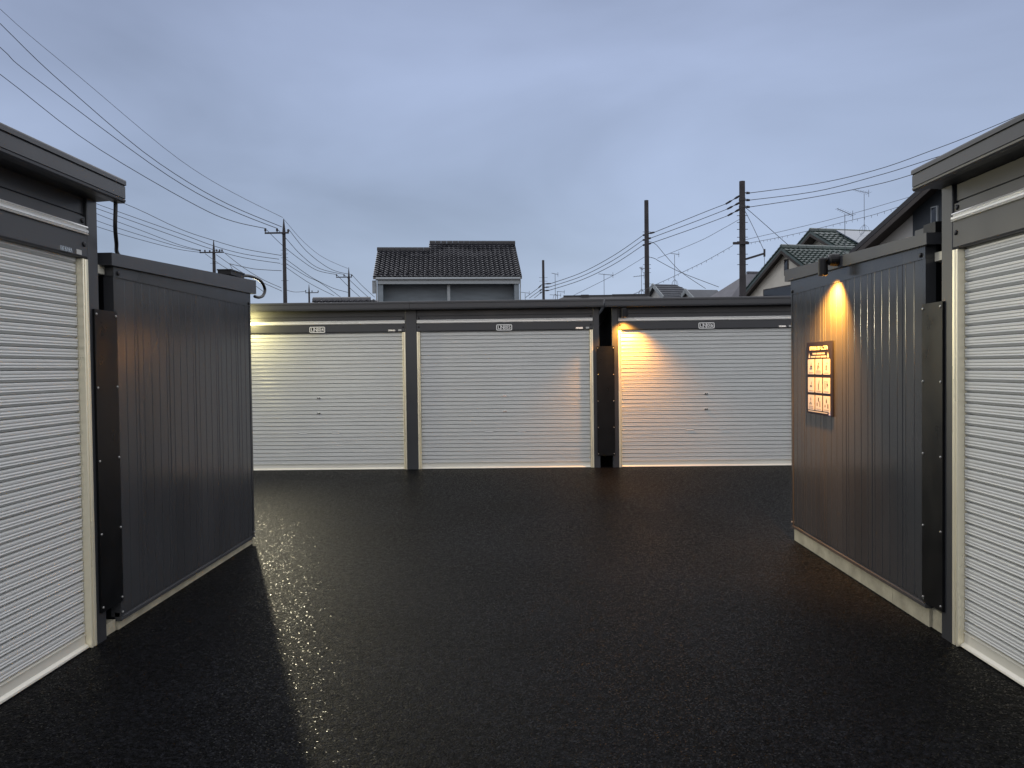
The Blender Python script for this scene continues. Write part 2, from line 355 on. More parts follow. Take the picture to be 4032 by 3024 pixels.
def garage(name, label, loc, rz, plates, zh, zs0, zs1, zf0, zf1, over, depth=2.3, pw=(.085,.157,.085), nsl=36, endl=.02, endr=.05):
    """front along local +x facing local -y; bays left to right; heights measured from the photograph"""
    t = thing(name, label, 'garage', loc, rz, 'roller shutter garages')
    nb = len(plates)
    x = 0.0; bays = []; pil = [(-pw[0], 0.0)]
    for k in range(nb):
        bays.append(x); x += OPEN_W
        pwk = pw[1] if k < nb-1 else pw[2]
        pil.append((x, x+pwk)); x += pwk
    X0, X1 = pil[0][0], pil[-1][1]
    zr = zf1-.004; drop = .20
    for a, b_ in pil:
        m = MB()
        m.loft([(a, .06), (a, 0), (a+.004, -.004), (b_-.004, -.004), (b_, 0), (b_, .06)], 0, zf0+.02, 'z', closed=True, caps=True)
        m.build('pillar', M['charcoal'], t)
    # side and rear walls
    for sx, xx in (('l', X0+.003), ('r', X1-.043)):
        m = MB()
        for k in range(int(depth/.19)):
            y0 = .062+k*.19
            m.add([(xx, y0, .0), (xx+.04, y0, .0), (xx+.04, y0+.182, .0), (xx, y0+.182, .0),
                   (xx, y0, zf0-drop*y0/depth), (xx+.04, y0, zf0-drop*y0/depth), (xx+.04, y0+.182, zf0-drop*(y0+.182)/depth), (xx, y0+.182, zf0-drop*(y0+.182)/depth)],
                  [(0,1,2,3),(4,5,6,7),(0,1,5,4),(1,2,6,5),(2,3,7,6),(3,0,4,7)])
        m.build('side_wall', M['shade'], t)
    m = MB(); m.box(X0+.003, X1-.003, depth+.07, depth+.1, 0, zf0-drop); m.build('rear_wall', M['charcoal_wall'], t)
    # roof slab falling to the rear with its side trims
    m = MB()
    for (xa, xb, dz) in ((X0-endl+.012, X1+endr-.012, 0),):
        ya, yb = -over+.02, depth+.16
        zt0, zt1 = zr-.012, zr-drop-.012
        th = zf1-zf0-.03
        m.add([(xa,ya,zt0-th),(xb,ya,zt0-th),(xb,yb,zt1-th*.6),(xa,yb,zt1-th*.6),(xa,ya,zt0),(xb,ya,zt0),(xb,yb,zt1),(xa,yb,zt1)],
              [(0,3,2,1),(4,5,6,7),(0,1,5,4),(1,2,6,5),(2,3,7,6),(3,0,4,7)])
    m.build('roof', M['roof_metal'], t)
    # eave fascias, one length per bay
    H = zf1-zf0
    for k in range(nb):
        xa = X0-endl if k == 0 else bays[k]-.07
        xb = X1+endr if k == nb-1 else bays[k]+OPEN_W+pw[1]-.0735
        pr = [(.02, zf1), (-.012, zf1), (-.019, zf1-.004), (-.021, zf1-.010), (-.021, zf1-H*.24), (-.012, zf1-H*.26), (-.012, zf1-H*.285), (-.015, zf1-H*.30),
              (-.015, zf0+H*.20), (-.010, zf0+H*.185), (-.010, zf0+H*.165), (-.016, zf0+H*.15), (-.015, zf0+.008), (-.008, zf0), (.035, zf0)]
        m = MB(); m.loft([(y-over, z) for y, z in pr], xa, xb, 'x', closed=True, caps=True)
        m.build('eave_fascia', M['charcoal'], t)
    for k in range(nb):
        xb = bays[k]; xm = xb+OPEN_W/2
        m = MB(); zm = zs1+(zf0-zs1)*.42
        m.loft([(.03, zf0+.01), (.012, zf0+.01), (.012, zm+.004), (.018, zm), (.018, zm-.006), (.004, zm-.010), (.004, zs1-.002), (.03, zs1-.002)], xb+.002, xb+OPEN_W-.002, 'x', closed=True, caps=True)
        m.loft([(.03, zs0+.002), (.000, zs0+.002), (-.002, zs0), (-.002, zh+.010), (.002, zh+.002), (.008, zh), (.03, zh)], xb+.002, xb+OPEN_W-.002, 'x', closed=True, caps=True)
        hp = m.build('header_panel', M['charcoal'], t)
        zc = (zs0+zs1)/2; hh = (zs1-zs0)/2
        m = MB(); m.loft([(.02, zc+hh), (-.010, zc+hh), (-.013, zc+hh*.7), (-.004, zc+hh*.35), (-.014, zc), (-.014, zc-hh*.45), (-.008, zc-hh*.55), (-.014, zc-hh*.75), (-.012, zc-hh), (.02, zc-hh)], xb+.004, xb+OPEN_W-.004, 'x', closed=True, caps=True)
        m.build('trim_strip', M['alu'], t)
        for bx in (.03, OPEN_W-.03):
            link('bolt', BOLT_D, hp, (xb+bx, .004, zs1+.026)); link('bolt', BOLT_D, hp, (xb+bx, -.002, zh+(zs0-zh)*.58))
        link('maker_lettering', MAKER, hp, (xb+OPEN_W-.175, -.002, zh+.022)); link('sticker', STICK, hp, (xb+OPEN_W-.075, -.002, zh+.024))
        if plates[k]:
            pl = link('number_plate', PLATE, t, (xm-.005, -.002, (zh+zs0)/2-.013)); link('plate_field', PLATE_B, pl)
            for q, chh in enumerate(plates[k]):
                link('letter', glyph(chh), pl, (-.0735+.049*q, -.0036, -.001), (R(90),0,0))
        for side in (0, 1):
            m = MB()
            pr = [(0, .05), (0, -.001), (.003, -.006), (.020, -.006), (.0235, -.001), (.0235, .010), (.0335, .010), (.0335, -.001), (.036, -.006), (.041, -.006), (.044, -.002), (.044, .045), (.040,.045)]
            if side: pr = [(OPEN_W-a, y) for a, y in pr]
            m.loft([(xb+a, y) for a, y in pr], 0.002, zh-.004, 'z', closed=True, caps=True)
            m.build('guide_rail', M['guide'], t)
        m = MB(); m.box(xb+.02, xb+OPEN_W-.02, .046, .052, .004, zs0); sh = m.build('shutter', M['backing'], t)
        for s in range(nsl): link('slat', SLAT, sh, (xb, .034+random.uniform(-.0006,.0006), .074+s*PITCH_S), (R(random.uniform(-.9,.9)), 0, R(random.uniform(-.015,.015))))
        link('bottom_bar', SILL, sh, (xb, .034, 0))
        for z in (1.003, .79): link('lock', LOCK, sh, (xm-.01, .030, z))
        for dx in (-.235, .22): link('pull_handle', HANDLE, sh, (xm+dx, .0285, .52))
    return t
# far row: a double garage and a single beside it
garage('double_garage', 'wide double garage with shutters numbered LN04 and LN05 across the lot', (-4.103, 10.62, 0), 0, ('LN04', 'LN05'), 1.908, 2.020, 2.068, 2.200, 2.316, .14, nsl=35)
garage('single_garage', 'garage with shutter numbered LN06 lit orange down its left edge', (1.264, 10.62, 0), 0, ('LN06',), 1.895, 2.012, 2.060, 2.200, 2.318, .14, nsl=35, endl=.105, endr=.02)
garage('single_garage', 'near left garage with pale shutter under a deep grey eave', (-2.225, 3.878-OPEN_W, 0), R(90), (None,), 1.976, 2.096, 2.138, 2.278, 2.400, .13, nsl=37, pw=(.085,.157,.093), endl=.02, endr=.02)
garage('single_garage', 'near right garage with pale shutter beside the notice wall', (2.103, 3.833, 0), R(-90), (None,), 1.952, 2.086, 2.126, 2.262, 2.372, .13, nsl=36, pw=(.1,.157,.085), endl=.01, endr=.02)
# rear fence behind the far row: dark boards added to black out the gap
fn = thing('gap_backdrop', 'added dark board fence behind the narrow gap between far garages', 'backdrop', (0, 13.1, 0))
for k in range(11):
    m = MB(); m.box(-.5+k*.3, -.5+k*.3+.28, 0, .03, -.05, 1.75); m.build('board', M['gap'], fn)

# ------------------------------------------------------------------ sheds whose ribbed side walls line the aisle
def shed(label, X, sgn, y0, y1, zf, fa0, fa1, fb0, fb1, zt0, zt1, depth=2.3):
    """side wall in the plane x = X; sgn +1: interior lies at -x.  zf: foundation top; fascia top/bottom near (0) and far (1)"""
    t = thing('storage_shed', label, 'shed', (X, 0, 0), 0, 'dark sheds along the aisle')
    L = y1-y0
    def px(d): return -sgn*d           # d metres into the shed from the wall face
    def sl(y, a, b): return a+(b-a)*(y-y0)/L
    nbk = 5
    for k in range(nbk):
        m = MB(); a = y0+L*k/nbk+.0015; b_ = y0+L*(k+1)/nbk-.0015
        m.box(min(px(.015), px(.12)), max(px(.015), px(.12)), a, b_, -.03, zf); m.build('foundation_block', M['concrete'], t)
    m = MB(); m.box(min(px(.13), px(depth)), max(px(.13), px(depth)), y0+.005, y0+.10, -.03, zf); m.build('foundation_block', M['concrete'], t)
    # base rail
    m = MB(); pr = [(.03, zf+.003), (-.004, zf+.003), (-.008, zf+.006), (-.006, zf+.022), (.004, zf+.026), (.004, zf+.046), (.03, zf+.05)]
    m.loft([(px(a), z) for a, z in pr], y0, y1, 'y', closed=True, caps=True); m.build('base_rail', M['charcoal_wall'], t)
    n = 21; cw = .03; pwid = (L-2*cw)/n
    for k in range(n):
        a = y0+cw+k*pwid
        def arc(y, s_): return [(.0048*(1-math.sin(R(q))), y+s_*.0048*(1-math.cos(R(q)))) for q in (0, 22, 45, 68, 90)]
        prof = [(.02, a)] + arc(a+.0006, 1)
        if k % 4 == 2: prof += [(.000, a+pwid*.34-.002), (.0015, a+pwid*.34+.001), (.004, a+pwid*.34+.0045), (.0015, a+pwid*.34+.008), (.000, a+pwid*.34+.011)]
        prof += arc(a+pwid-.0006, -1)[::-1] + [(.02, a+pwid)]
        m = MB(); m.loft([(px(d), y) for d, y in prof], zf+.04, zt0 if zt0 < zt1 else zt1, 'z', closed=True, caps=True)
        m.build('wall_panel', M['charcoal_wall'], t)
    for a in (y0, y1-cw):
        m = MB(); m.box(min(px(-.004), px(.05)), max(px(-.004), px(.05)), a, a+cw, zf+.0265, min(zt0, zt1)); m.build('corner_post', M['charcoal_wall'], t)
    # top trim band between panels and fascia
    def wedge(name, d0, d1, ya, yb, b0, b1, t0, t1, mt):
        m = MB(); x0_, x1_ = px(d0), px(d1)
        m.add([(x0_,ya,b0),(x1_,ya,b0),(x1_,yb,b1),(x0_,yb,b1),(x0_,ya,t0),(x1_,ya,t0),(x1_,yb,t1),(x0_,yb,t1)],
              [(0,3,2,1),(4,5,6,7),(0,1,5,4),(1,2,6,5),(2,3,7,6),(3,0,4,7)])
        return m.build(name, mt, t)
    zt_b = min(zt0, zt1)
    tr = wedge('top_trim', -.006, .05, y0, y1, zt_b-.002, zt_b-.002, fb0+.004, fb1+.004, M['charcoal_wall'])
    wedge('side_fascia', -.028, .05, y0-.055, y1+.075, fb0, fb1, fa0, fa1, M['charcoal'])
    wedge('roof', .051, depth+.05, y0-.05, y1+.07, fb0+.02, fb1+.02, fa0-.008, fa1-.008, M['roof_metal'])
    wedge('roof_end', .052, depth, y0-.056, y0-.0505, fb0, fb0, fa0-.004, fa0-.004, M['black'])
    wedge('rear_wall', .022, depth, y0+.002, y0+.03, zf+.004, zf+.004, fb0+.018, fb0+.018, M['black'])
    wedge('front_wall', .022, depth, y1-.03, y1-.002, zf+.004, zf+.004, fb1+.018, fb1+.018, M['charcoal_wall'])
    for yb in (y0+.012, y1-.012):
        link('bolt', BOLT_Z, t, (px(-.006), yb, zf+.05), (0, 0, R(90)*sgn)); link('bolt', BOLT_D, t, (px(-.008), yb+(.03 if yb < (y0+y1)/2 else -.03), zt_b+.02), (0,0,R(90)*sgn))
    return t
shed('dark ribbed shed on the left with black cables on its roof', -2.22, 1, 4.105, 6.158, .045, 2.034, 2.130, 1.968, 2.020, 1.915, 1.93)
shed('dark ribbed shed on the right carrying the notice board and lamp', 2.097, -1, 4.075, 6.125, .098, 2.068, 2.148, 2.008, 2.056, 1.945, 1.955)

# black sheets that close the gaps between units
def gap_cover(label, loc, rz, wdt, h, rows):
    t = thing('gap_cover', label, 'cover panel', loc, rz, 'black gap covers between units')
    m = MB(); m.box(0, wdt, -.004, .0, 0, h); m.box(0, .004, .0, .012, 0, h); m.box(wdt-.004, wdt, .0, .012, 0, h); m.build('sheet', M['black'], t)
    for k in range(rows):
        z = .025+(h-.05)*k/(rows-1)
        for x in (.014, wdt-.014): link('bolt', BOLT_Z, t, (x, -.004, z))
    return t
gap_cover('black sheet closing the gap between LN05 and LN06 garages', (.965, 10.598, .168), 0, .243, 1.505, 5)
gap_cover('black sheet closing the gap beside the near left garage', (-2.213, 3.905, .155), R(90), .215, 1.57, 5)
gap_cover('black sheet closing the gap beside the near right garage', (2.090, 4.100, .135), R(-90), .20, 1.57, 5)
# concrete stubs below those gap covers
for lab, xa, xb in (('short concrete footing at the foot of the left gap', -2.50, -2.245), ('short concrete footing at the foot of the right gap', 2.125, 2.38)):
    m = MB(); ya = 3.975 if xa < 0 else 3.94
    m.box(xa, xb, ya, 4.10 if xa < 0 else 4.07, -.03, .06 if xa < 0 else .105)
    tag(m.build('footing', M['concrete']), lab, 'footing')
# cream gutter pieces high in those gaps
for lab, sx, xx, ya, yb in (('cream gutter joint high in the left gap', 1, -2.225, 3.972, 4.10), ('cream gutter joint high in the right gap', -1, 2.103, 3.94, 4.07)):
    t = thing('gutter_joint', lab, 'gutter', (xx, 0, 1.925))
    m = MB(); m.loft([(-.035*sx, .045), (-.035*sx, 0), (-.075*sx, -.008), (-.14*sx, 0), (-.14*sx, .045), (-.13*sx, .045), (-.13*sx, .010), (-.075*sx, .004), (-.045*sx, .010), (-.045*sx, .045)], ya, yb, 'y', closed=True, caps=True)
    m.build('channel', M['cream'], t)
    m = MB(); m.tube([(-.06*sx, (ya+yb)/2, .012), (-.06*sx, (ya+yb)/2, .035)], .022, 10); m.build('cap', M['cream'], t)

# ------------------------------------------------------------------ lamps
def lamp(label, base, out, mount_r, head, energy, color, aim, size, blend=.6, radius=.02, bulb=None, glow=0., hs=1.):
    t = thing('wall_lamp', label, 'lamp', base, 0, 'black wall lamps')
    o_ = Vector(out); h = Vector(head)-Vector(base)
    m = MB(); m.tube([(0,0,0), o_*.03, o_*.055, o_*.062], [mount_r, mount_r, mount_r*.86, mount_r*.5], 16); m.build('mount', M['black_plastic'], t)
    m = MB(); m.tube([o_*.05, o_*.062+Vector((0,0,.004)), h+Vector((0,0,.030))], .009, 8); m.build('arm', M['black_plastic'], t)
    hd = MB(); r = .031; n = 18
    prof = [(.0, .058), (r*.6, .057), (r*.9, .054), (r, .046), (r, -.056), (r*.9, -.058), (r*.86, -.054), (r*.86, -.036)]
    vs = [h+Vector((q*hs*math.cos(2*math.pi*k/n), q*hs*math.sin(2*math.pi*k/n), z*(1+(hs-1)*.5) if z > 0 else z)) for q, z in prof for k in range(n)]
    hd.add(vs, [(i_*n+k, i_*n+(k+1) % n, (i_+1)*n+(k+1) % n, (i_+1)*n+k) for i_ in range(len(prof)-1) for k in range(n)])
    head_ob = hd.build('head', M['black_plastic'], t, smooth=False)
    key = 'lens%s' % str(color)
    if key not in M: M[key] = mat('lamp_lens', (.8,.75,.6), .3, emit=color, es=14.)
    m = MB(); m.disc(h+Vector((0,0,-.038)), r*.85*hs, (0,0,-1), 14); m.build('lens', M[key], head_ob)
    l = bpy.data.lights.new('bulb', 'SPOT'); l.energy = energy; l.color = color; l.spot_size = R(size); l.spot_blend = blend; l.shadow_soft_size = radius
    lo = bpy.data.objects.new('bulb', l); C.objects.link(lo); lo.parent = t
    lo.location = h+(Vector(bulb) if bulb else Vector((0,0,-.062))); lo.rotation_euler = Vector(aim).to_track_quat('-Z', 'Y').to_euler()
    if glow:
        g_ = bpy.data.lights.new('side_glow', 'POINT'); g_.energy = glow; g_.color = (color[0], color[1]*.95, color[2]*.58); g_.shadow_soft_size = .03
        go = bpy.data.objects.new('side_glow', g_); C.objects.link(go); go.parent = t; go.location = lo.location
    return t
ORANGE = (1.0, .40, .055); PALE = (1.0, .91, .64)
lamp('black lamp on the right shed shining orange over the notice', (2.069, 5.150, 2.085), (-1,0,0), .042, (1.985, 5.185, 2.045), 640., ORANGE, (.34, .28, -1), 108, 1.)
lamp('black lamp under the eave at the left end of LN06', (1.345, 10.632, 2.125), (0,-1,0), .036, (1.335, 10.500, 2.118), 300., ORANGE, (.03, .05, -1), 118, 1., hs=1.5)
lamp('black lamp at the hidden left end of LN04 shining pale yellow', (-3.99, 10.632, 2.135), (0,-1,0), .036, (-3.965, 10.35, 2.135), 520., PALE, (.58, -.80, -.26), 142, .9, .055, (.03, -.045, -.03), 36.)

# ------------------------------------------------------------------ cables and little boxes on the near roofs
def spline(pts, n=6):
    P = [Vector(p) for p in pts]; out_ = []
    for i in range(len(P)-1):
        p0, p1, p2, p3 = P[max(i-1, 0)], P[i], P[i+1], P[min(i+2, len(P)-1)]
        for k in range(n):
            u = k/n
            out_.append(.5*((2*p1)+(-p0+p2)*u+(2*p0-5*p1+4*p2-p3)*u*u+(-p0+3*p1-3*p2+p3)*u**3))
    out_.append(P[-1]); return out_
m = MB(); m.tube(spline([(-2.13, 3.985, 2.31), (-2.13, 3.985, 2.26), (-2.14, 3.995, 2.16), (-2.17, 4.06, 2.085), (-2.24, 4.20, 2.052), (-2.34, 4.5, 2.060), (-2.4, 5.0, 2.078)]), .0105, 8)
tag(m.build('power_cable', M['rubber'], smooth=True), 'thick black cable dropping from the near left eave to the shed roof', 'cable')
cb = thing('cable_box', 'flat black junction box with looped cable at the left shed roof corner', 'junction box', (-2.245, 5.86, 2.118))
m = MB(); m.box(-.05, .05, -.15, .12, .0, .032); m.box(-.055, .055, -.155, .125, .030, .040); m.build('box', M['black_plastic'], cb)
m = MB(); m.tube(spline([(.03, .10, .02), (.04, .24, .035), (.045, .40, .034), (.045, .53, .018), (.045, .605, -.035), (.045, .56, -.09), (.045, .46, -.116), (.045, .36, -.118)]), .0125, 10); m.build('cable_loop', M['rubber'], cb, smooth=True)
bx = thing('cable_box', 'small black box on the right shed roof beside the garage post', 'junction box', (2.17, 4.13, 2.072))
m = MB(); m.box(-.05, .07, -.10, .02, 0, .055); m.build('box', M['black_plastic'], bx)
m = MB(); m.box(-.04, .06, .025, .13, 0, .045); m.build('grey_cover', M['charcoal'], bx)

# ------------------------------------------------------------------ notice board on the right shed
nb = thing('notice_board', 'navy notice board with nine pictogram tiles under the orange lamp', 'notice board', (2.0965, 5.528, 1.295), R(-90))
# local x runs right (towards the camera), local -y out of the wall
NW, NH = .480, .520
m = MB(); m.box(-NW/2, NW/2, -.010, -.002, -NH/2, NH/2); m.build('board', M['sign_navy'], nb)
def rrect(b, x0, x1, z0, z1, y, rad=.006):
    pts = []
    for cx_, cz_, a0 in ((x1-rad, z1-rad, 0), (x0+rad, z1-rad, 90), (x0+rad, z0+rad, 180), (x1-rad, z0+rad, 270)):
        for k in range(4):
            a = R(a0+30*k); pts.append((cx_+rad*math.cos(a), y, cz_+rad*math.sin(a)))
    b.add(pts, [tuple(range(len(pts)))])
    b.add(pts+[(p[0], y+.0012, p[2]) for p in pts], [(k, (k+1) % 16, 16+(k+1) % 16, 16+k) for k in range(16)])
tw, th = .123, .109
cols = (-.151, -.006, .139); rows = (.082, -.050, -.182+.004)
def ell(b, cx_, cz_, rx, rz, y, n=12): b.add([(cx_+rx*math.cos(2*math.pi*k/n), y, cz_+rz*math.sin(2*math.pi*k/n)) for k in range(n)], [tuple(range(n))])
def quad(b, x0, x1, z0, z1, y): b.add([(x0,y,z0),(x1,y,z0),(x1,y,z1),(x0,y,z1)], [(0,1,2,3)])
def poly(b, pts, y): b.add([(p[0], y, p[1]) for p in pts], [tuple(range(len(pts)))])
k = 0
for rz_ in rows:
    for cx_ in cols:
        b = MB(); rrect(b, cx_-tw/2, cx_+tw/2, rz_-th/2, rz_+th/2, -.0118)
        tile = b.build('pictogram_tile', M['sign_white'], nb)
        i = MB(); y = -.0126
        def O(p): return (cx_+p[0]*tw, rz_+p[1]*th)
        def Q(x0, x1, z0, z1): quad(i, cx_+x0*tw, cx_+x1*tw, rz_+z0*th, rz_+z1*th, y)
        def PL(*pts): poly(i, [O(p) for p in pts], y)
        if k == 0: PL((-.16,-.05),(.18,-.05),(.16,.06),(.06,.08),(.0,.15),(-.04,.12),(-.06,.05)); Q(-.22,.2,-.16,-.11); PL((.06,.15),(.1,.15),(.05,.3),(.03,.3))
        elif k == 1: Q(-.15,-.05,-.18,.08); PL((.0,.05),(.08,.1),(.14,-.06),(.06,-.1)); ell(i, cx_+.05*tw, rz_+.2*th, .05*tw, .05*th, y); PL((-.1,.1),(-.04,.12),(.08,.3),(.04,.3))
        elif k == 2: PL((-.12,-.02),(.1,-.02),(.02,.1),(-.04,.1)); Q(-.13,.1,-.2,-.16); Q(-.09,.06,-.12,-.05); PL((.0,.2),(.2,.2),(.16,.25),(.04,.25))
        elif k == 3: Q(-.16,.16,-.12,-.04); PL((.0,.0),(.06,.0),(.1,.14),(.06,.26),(.02,.12))
        elif k == 4: Q(-.06,.04,-.3,.08); PL((-.04,.08),(.03,.08),(.12,.2),(.1,.35),(.06,.2))
        elif k == 5: Q(-.24,-.16,-.22,.18); Q(.04,.12,-.1,.1); PL((.0,.08),(.1,.18),(.26,.02),(.2,.0)); ell(i, cx_-.2*tw, rz_+.26*th, .05*tw, .05*th, y); ell(i, cx_+.08*tw, rz_+.24*th, .05*tw, .05*th, y)
        elif k == 6: Q(-.08,.02,.12,.3); PL((-.05,.3),(-.01,.3),(-.02,.38),(-.04,.38)); Q(-.24,-.1,-.14,-.06); Q(-.02,.1,-.14,-.06); Q(-.18,.06,-.03,.02)
        elif k == 7: Q(-.07,.06,.1,.36); Q(-.28,-.16,-.2,.02); Q(.16,.26,-.24,.14)
        else: PL((-.08,.06),(.06,.06),(.06,.2),(.0,.36),(-.02,.36),(-.08,.2)); Q(-.26,-.14,-.22,-.06); Q(.14,.28,-.28,.0)
        i.build('pictogram', M['sign_ink'], tile)
        c = MB()
        for rw in ((-.40,) if k in (0, 2, 3, 4, 5, 7, 8) else (-.28, -.40)):
            x_ = -.36+.06*random.random()
            while x_ < .33:
                wd = random.choice((.07,.09,.11)); quad(c, cx_+x_*tw, cx_+min(x_+wd, .38)*tw, rz_+(rw-.022)*th, rz_+(rw+.03)*th, y); x_ += wd+.022
        c.build('caption', M['sign_grey'], tile); k += 1
link('title', text_mesh('敷地利用に関するご案内', .031, M['sign_white'], .0008), nb, (-.012, -.0112, .212), (R(90),0,0))
b = MB()
for z, xa, xb in ((.176, -.12, .10), (.154, -.155, .135)):
    x_ = xa
    while x_ < xb:
        wd = random.choice((.008,.010,.012)); quad(b, x_, x_+wd, z-.006, z+.006, -.0112); x_ += wd+.0025+(.008 if random.random() < .1 else 0)
x_ = -.21
while x_ < .155:
    wd = random.choice((.006,.008,.009)); quad(b, x_, x_+wd, -.2505+.004, -.2505+.012, -.0112); x_ += wd+.002
for xc in (-.185, .165): poly(b, [(xc-.016,.147),(xc+.016,.147),(xc,.185)], -.0112)
b.build('small_print', M['sign_white'], nb)
b = MB(); quad(b, .172, .208, -.258, -.236+.01, -.0112); lg = b.build('logo', M['sign_blue'], nb)
b = MB(); quad(b, .178, .203, -.240, -.232, -.0118); quad(b, .178, .203, -.2535, -.2435, -.0118); b.build('logo_mark', M['sign_white'], lg)

# ------------------------------------------------------------------ houses beyond the garages
TILE_CACHE = {}
def tile_mesh(wd, ln, mt):
    key = (wd, ln, mt.name)
    if key in TILE_CACHE: return TILE_CACHE[key]
    b = MB(); n = 6; vs = []; lift = .062
    for e, (yy, zz) in enumerate(((0, lift), (ln*1.08, .004))):
        for k_ in range(n+1):
            u = k_/n; vs.append((wd*(u-.02)*1.02, yy-(.03*math.sin(math.pi*u) if e == 0 else 0), zz+.030*math.sin(2*math.pi*(u-.08))+.016))
    for k_ in range(n+1):
        u = k_/n; vs.append((wd*(u-.02)*1.02, .045-(.02*math.sin(math.pi*u)), -.004+.022*math.sin(2*math.pi*(u-.08))))
    fs = [(k_, k_+1, n+2+k_, n+1+k_) for k_ in range(n)] + [(k_, k_+1, 2*n+3+k_, 2*n+2+k_) for k_ in range(n)]
    b.add(vs, fs); me = b.mesh('roof_tile', mt); TILE_CACHE[key] = me
    return me
def lay_tiles(parent, origin, rz, pitch, wd, ln, spans, mt, limit=300, x_first=0):
    """spans: per row (first column, last column); origin = eave left end in parent's space; rows climb local +y at pitch"""
    me = tile_mesh(wd, ln, mt); cnt = 0; rest = MB()
    rot = Matrix.Rotation(rz, 4, 'Z') @ Matrix.Rotation(math.atan(pitch), 4, 'X')
    eul = rot.to_euler()
    for r_, (c0, c1) in enumerate(spans):
        for c_ in range(c0, c1):
            p = Vector(origin) + (rot.to_3x3() @ Vector((c_*wd, r_*ln, 0)))
            if cnt < limit:
                q = link('roof_tile', me, parent, p, eul); q.rotation_euler.y += random.uniform(-.012, .012); cnt += 1
            else:
                rest.add([p + rot.to_3x3() @ Vector(v.co) for v in me.vertices], [tuple(f.vertices) for f in me.polygons])
    if rest.v:
        q = rest.build('upper_tiles', mt, parent); q['kind'] = 'stuff'

# centre house with stepped dark tile roof
hc = thing('tiled_house', 'two storey house with stepped dark tiled roof behind LN05', 'house', (-8.33, 42.0, 0), R(6))
W_, ZE, PT = 8.18, 6.42, .60
def roof_slab(parent, x0, x1, run, ze, pitch, mt, name='roof', th=.12, y0=0.):
    b = MB(); zt = ze+pitch*run; zs = ze+pitch*y0
    b.add([(x0,y0,zs-th),(x1,y0,zs-th),(x1,run,zt-th),(x0,run,zt-th),(x0,y0,zs),(x1,y0,zs),(x1,run,zt),(x0,run,zt)], [(0,3,2,1),(4,5,6,7),(0,1,5,4),(1,2,6,5),(2,3,7,6),(3,0,4,7)])
    bk = MB(); 
    b.add([(x0,run,zt-th),(x1,run,zt-th),(x1,run*2,ze-th),(x0,run*2,ze-th),(x0,run,zt),(x1,run,zt),(x1,run*2,ze),(x0,run*2,ze)], [(0,3,2,1),(4,5,6,7),(0,1,5,4),(1,2,6,5),(2,3,7,6),(3,0,4,7)])
    return b.build(name, mt, parent)
XS = 3.06
roof_slab(hc, 0, XS, 3.26, ZE, PT, M['tile_dark']); roof_slab(hc, XS+.003, W_, 4.15, ZE, PT, M['tile_dark'])
wd, ln = W_/30.0, .285
spans = []
for r_ in range(17):
    spans.append((0, 30) if r_ < 13 else (11, 30))
lay_tiles(hc, (0, -.02, ZE+.005), 0, PT, wd, ln, spans, M['tile_dark'])
for x0, x1, run in ((-.03, XS-.02, 3.26), (XS-.03, W_+.03, 4.15)):
    z = ZE+PT*run; n = int((x1-x0)/.34)
    for k_ in range(n):
        a = x0+(x1-x0)*k_/n; b = MB(); e = (x1-x0)/n
        b.loft([(run-.16, z-.04), (run-.15, z+.09), (run-.07, z+.17), (run+.07, z+.17), (run+.15, z+.09), (run+.16, z-.04)], a, a+e-.012, 'x', closed=True, caps=True)
        b.build('ridge_tile', M['roof_dark'], hc)
for k_ in range(15):
    b = MB(); x_ = .35+k_*.535; y_ = .32; z = ZE+PT*y_+.06
    b.tube([(x_-.12, y_, z), (x_-.09, y_, z+.11), (x_, y_, z+.14), (x_+.09, y_, z+.11), (x_+.12, y_, z)], .022, 6); b.build('snow_guard', M['roof_dark'], hc)
b = MB(); b.loft([(-.12, ZE-.02), (-.14, ZE-.12), (-.08, ZE-.17), (.0, ZE-.17), (.02, ZE-.02)], .15, W_-.1, 'x', closed=True, caps=True); b.build('gutter', M['trim_white'], hc)
b = MB(); b.box(.25, W_-.12, .0, .05, ZE-.38, ZE-.16); b.build('eave_board', M['trim_white'], hc)
b = MB(); b.box(.42, W_-.35, 1.1, 1.2, 0, ZE+.3)
b.build('wall', M['wall_green'], hc)
for x0, x1 in ((.22, .52), (W_-.42, W_-.16)):
    b = MB(); b.box(x0, x1, .1, 6.0, 0, ZE-.15); b.build('side_wall', M['wall_green'], hc)
b = MB(); b.box(4.03, 4.19, .35, .55, 2.6, ZE-.2); b.build('post', M['trim_white'], hc)
b = MB(); b.box(.53, W_-.43, .2, 1.09, 2.6, 2.8); b.box(.53, W_-.43, .2, .28, 2.8, 3.9); b.build('balcony', M['wall_green'], hc)
for x0, x1 in ((1.9, 2.35), (2.4, 3.15)):
    b = MB(); b.box(x0, x1, 1.04, 1.097, 3.0, 5.20); wf = b.build('window', M['trim_white'], hc)
    b = MB(); b.box(x0+.05, x1-.05, 1.03, 1.036, 3.05, 5.13); b.build('pane', M['glass'], wf)
for x_ in (.17, W_-.10):
    b = MB(); b.tube([(x_, -.05, ZE-.14), (x_, .0, ZE-.4), (x_, .06, ZE-.6), (x_, .06, .2)], .035, 8); b.build('downpipe', M['trim_white'], hc)
b = MB(); b.box(-.08, .10, .3, .5, ZE-.85, ZE-.15); b.build('barge_box', M['trim_white'], hc)

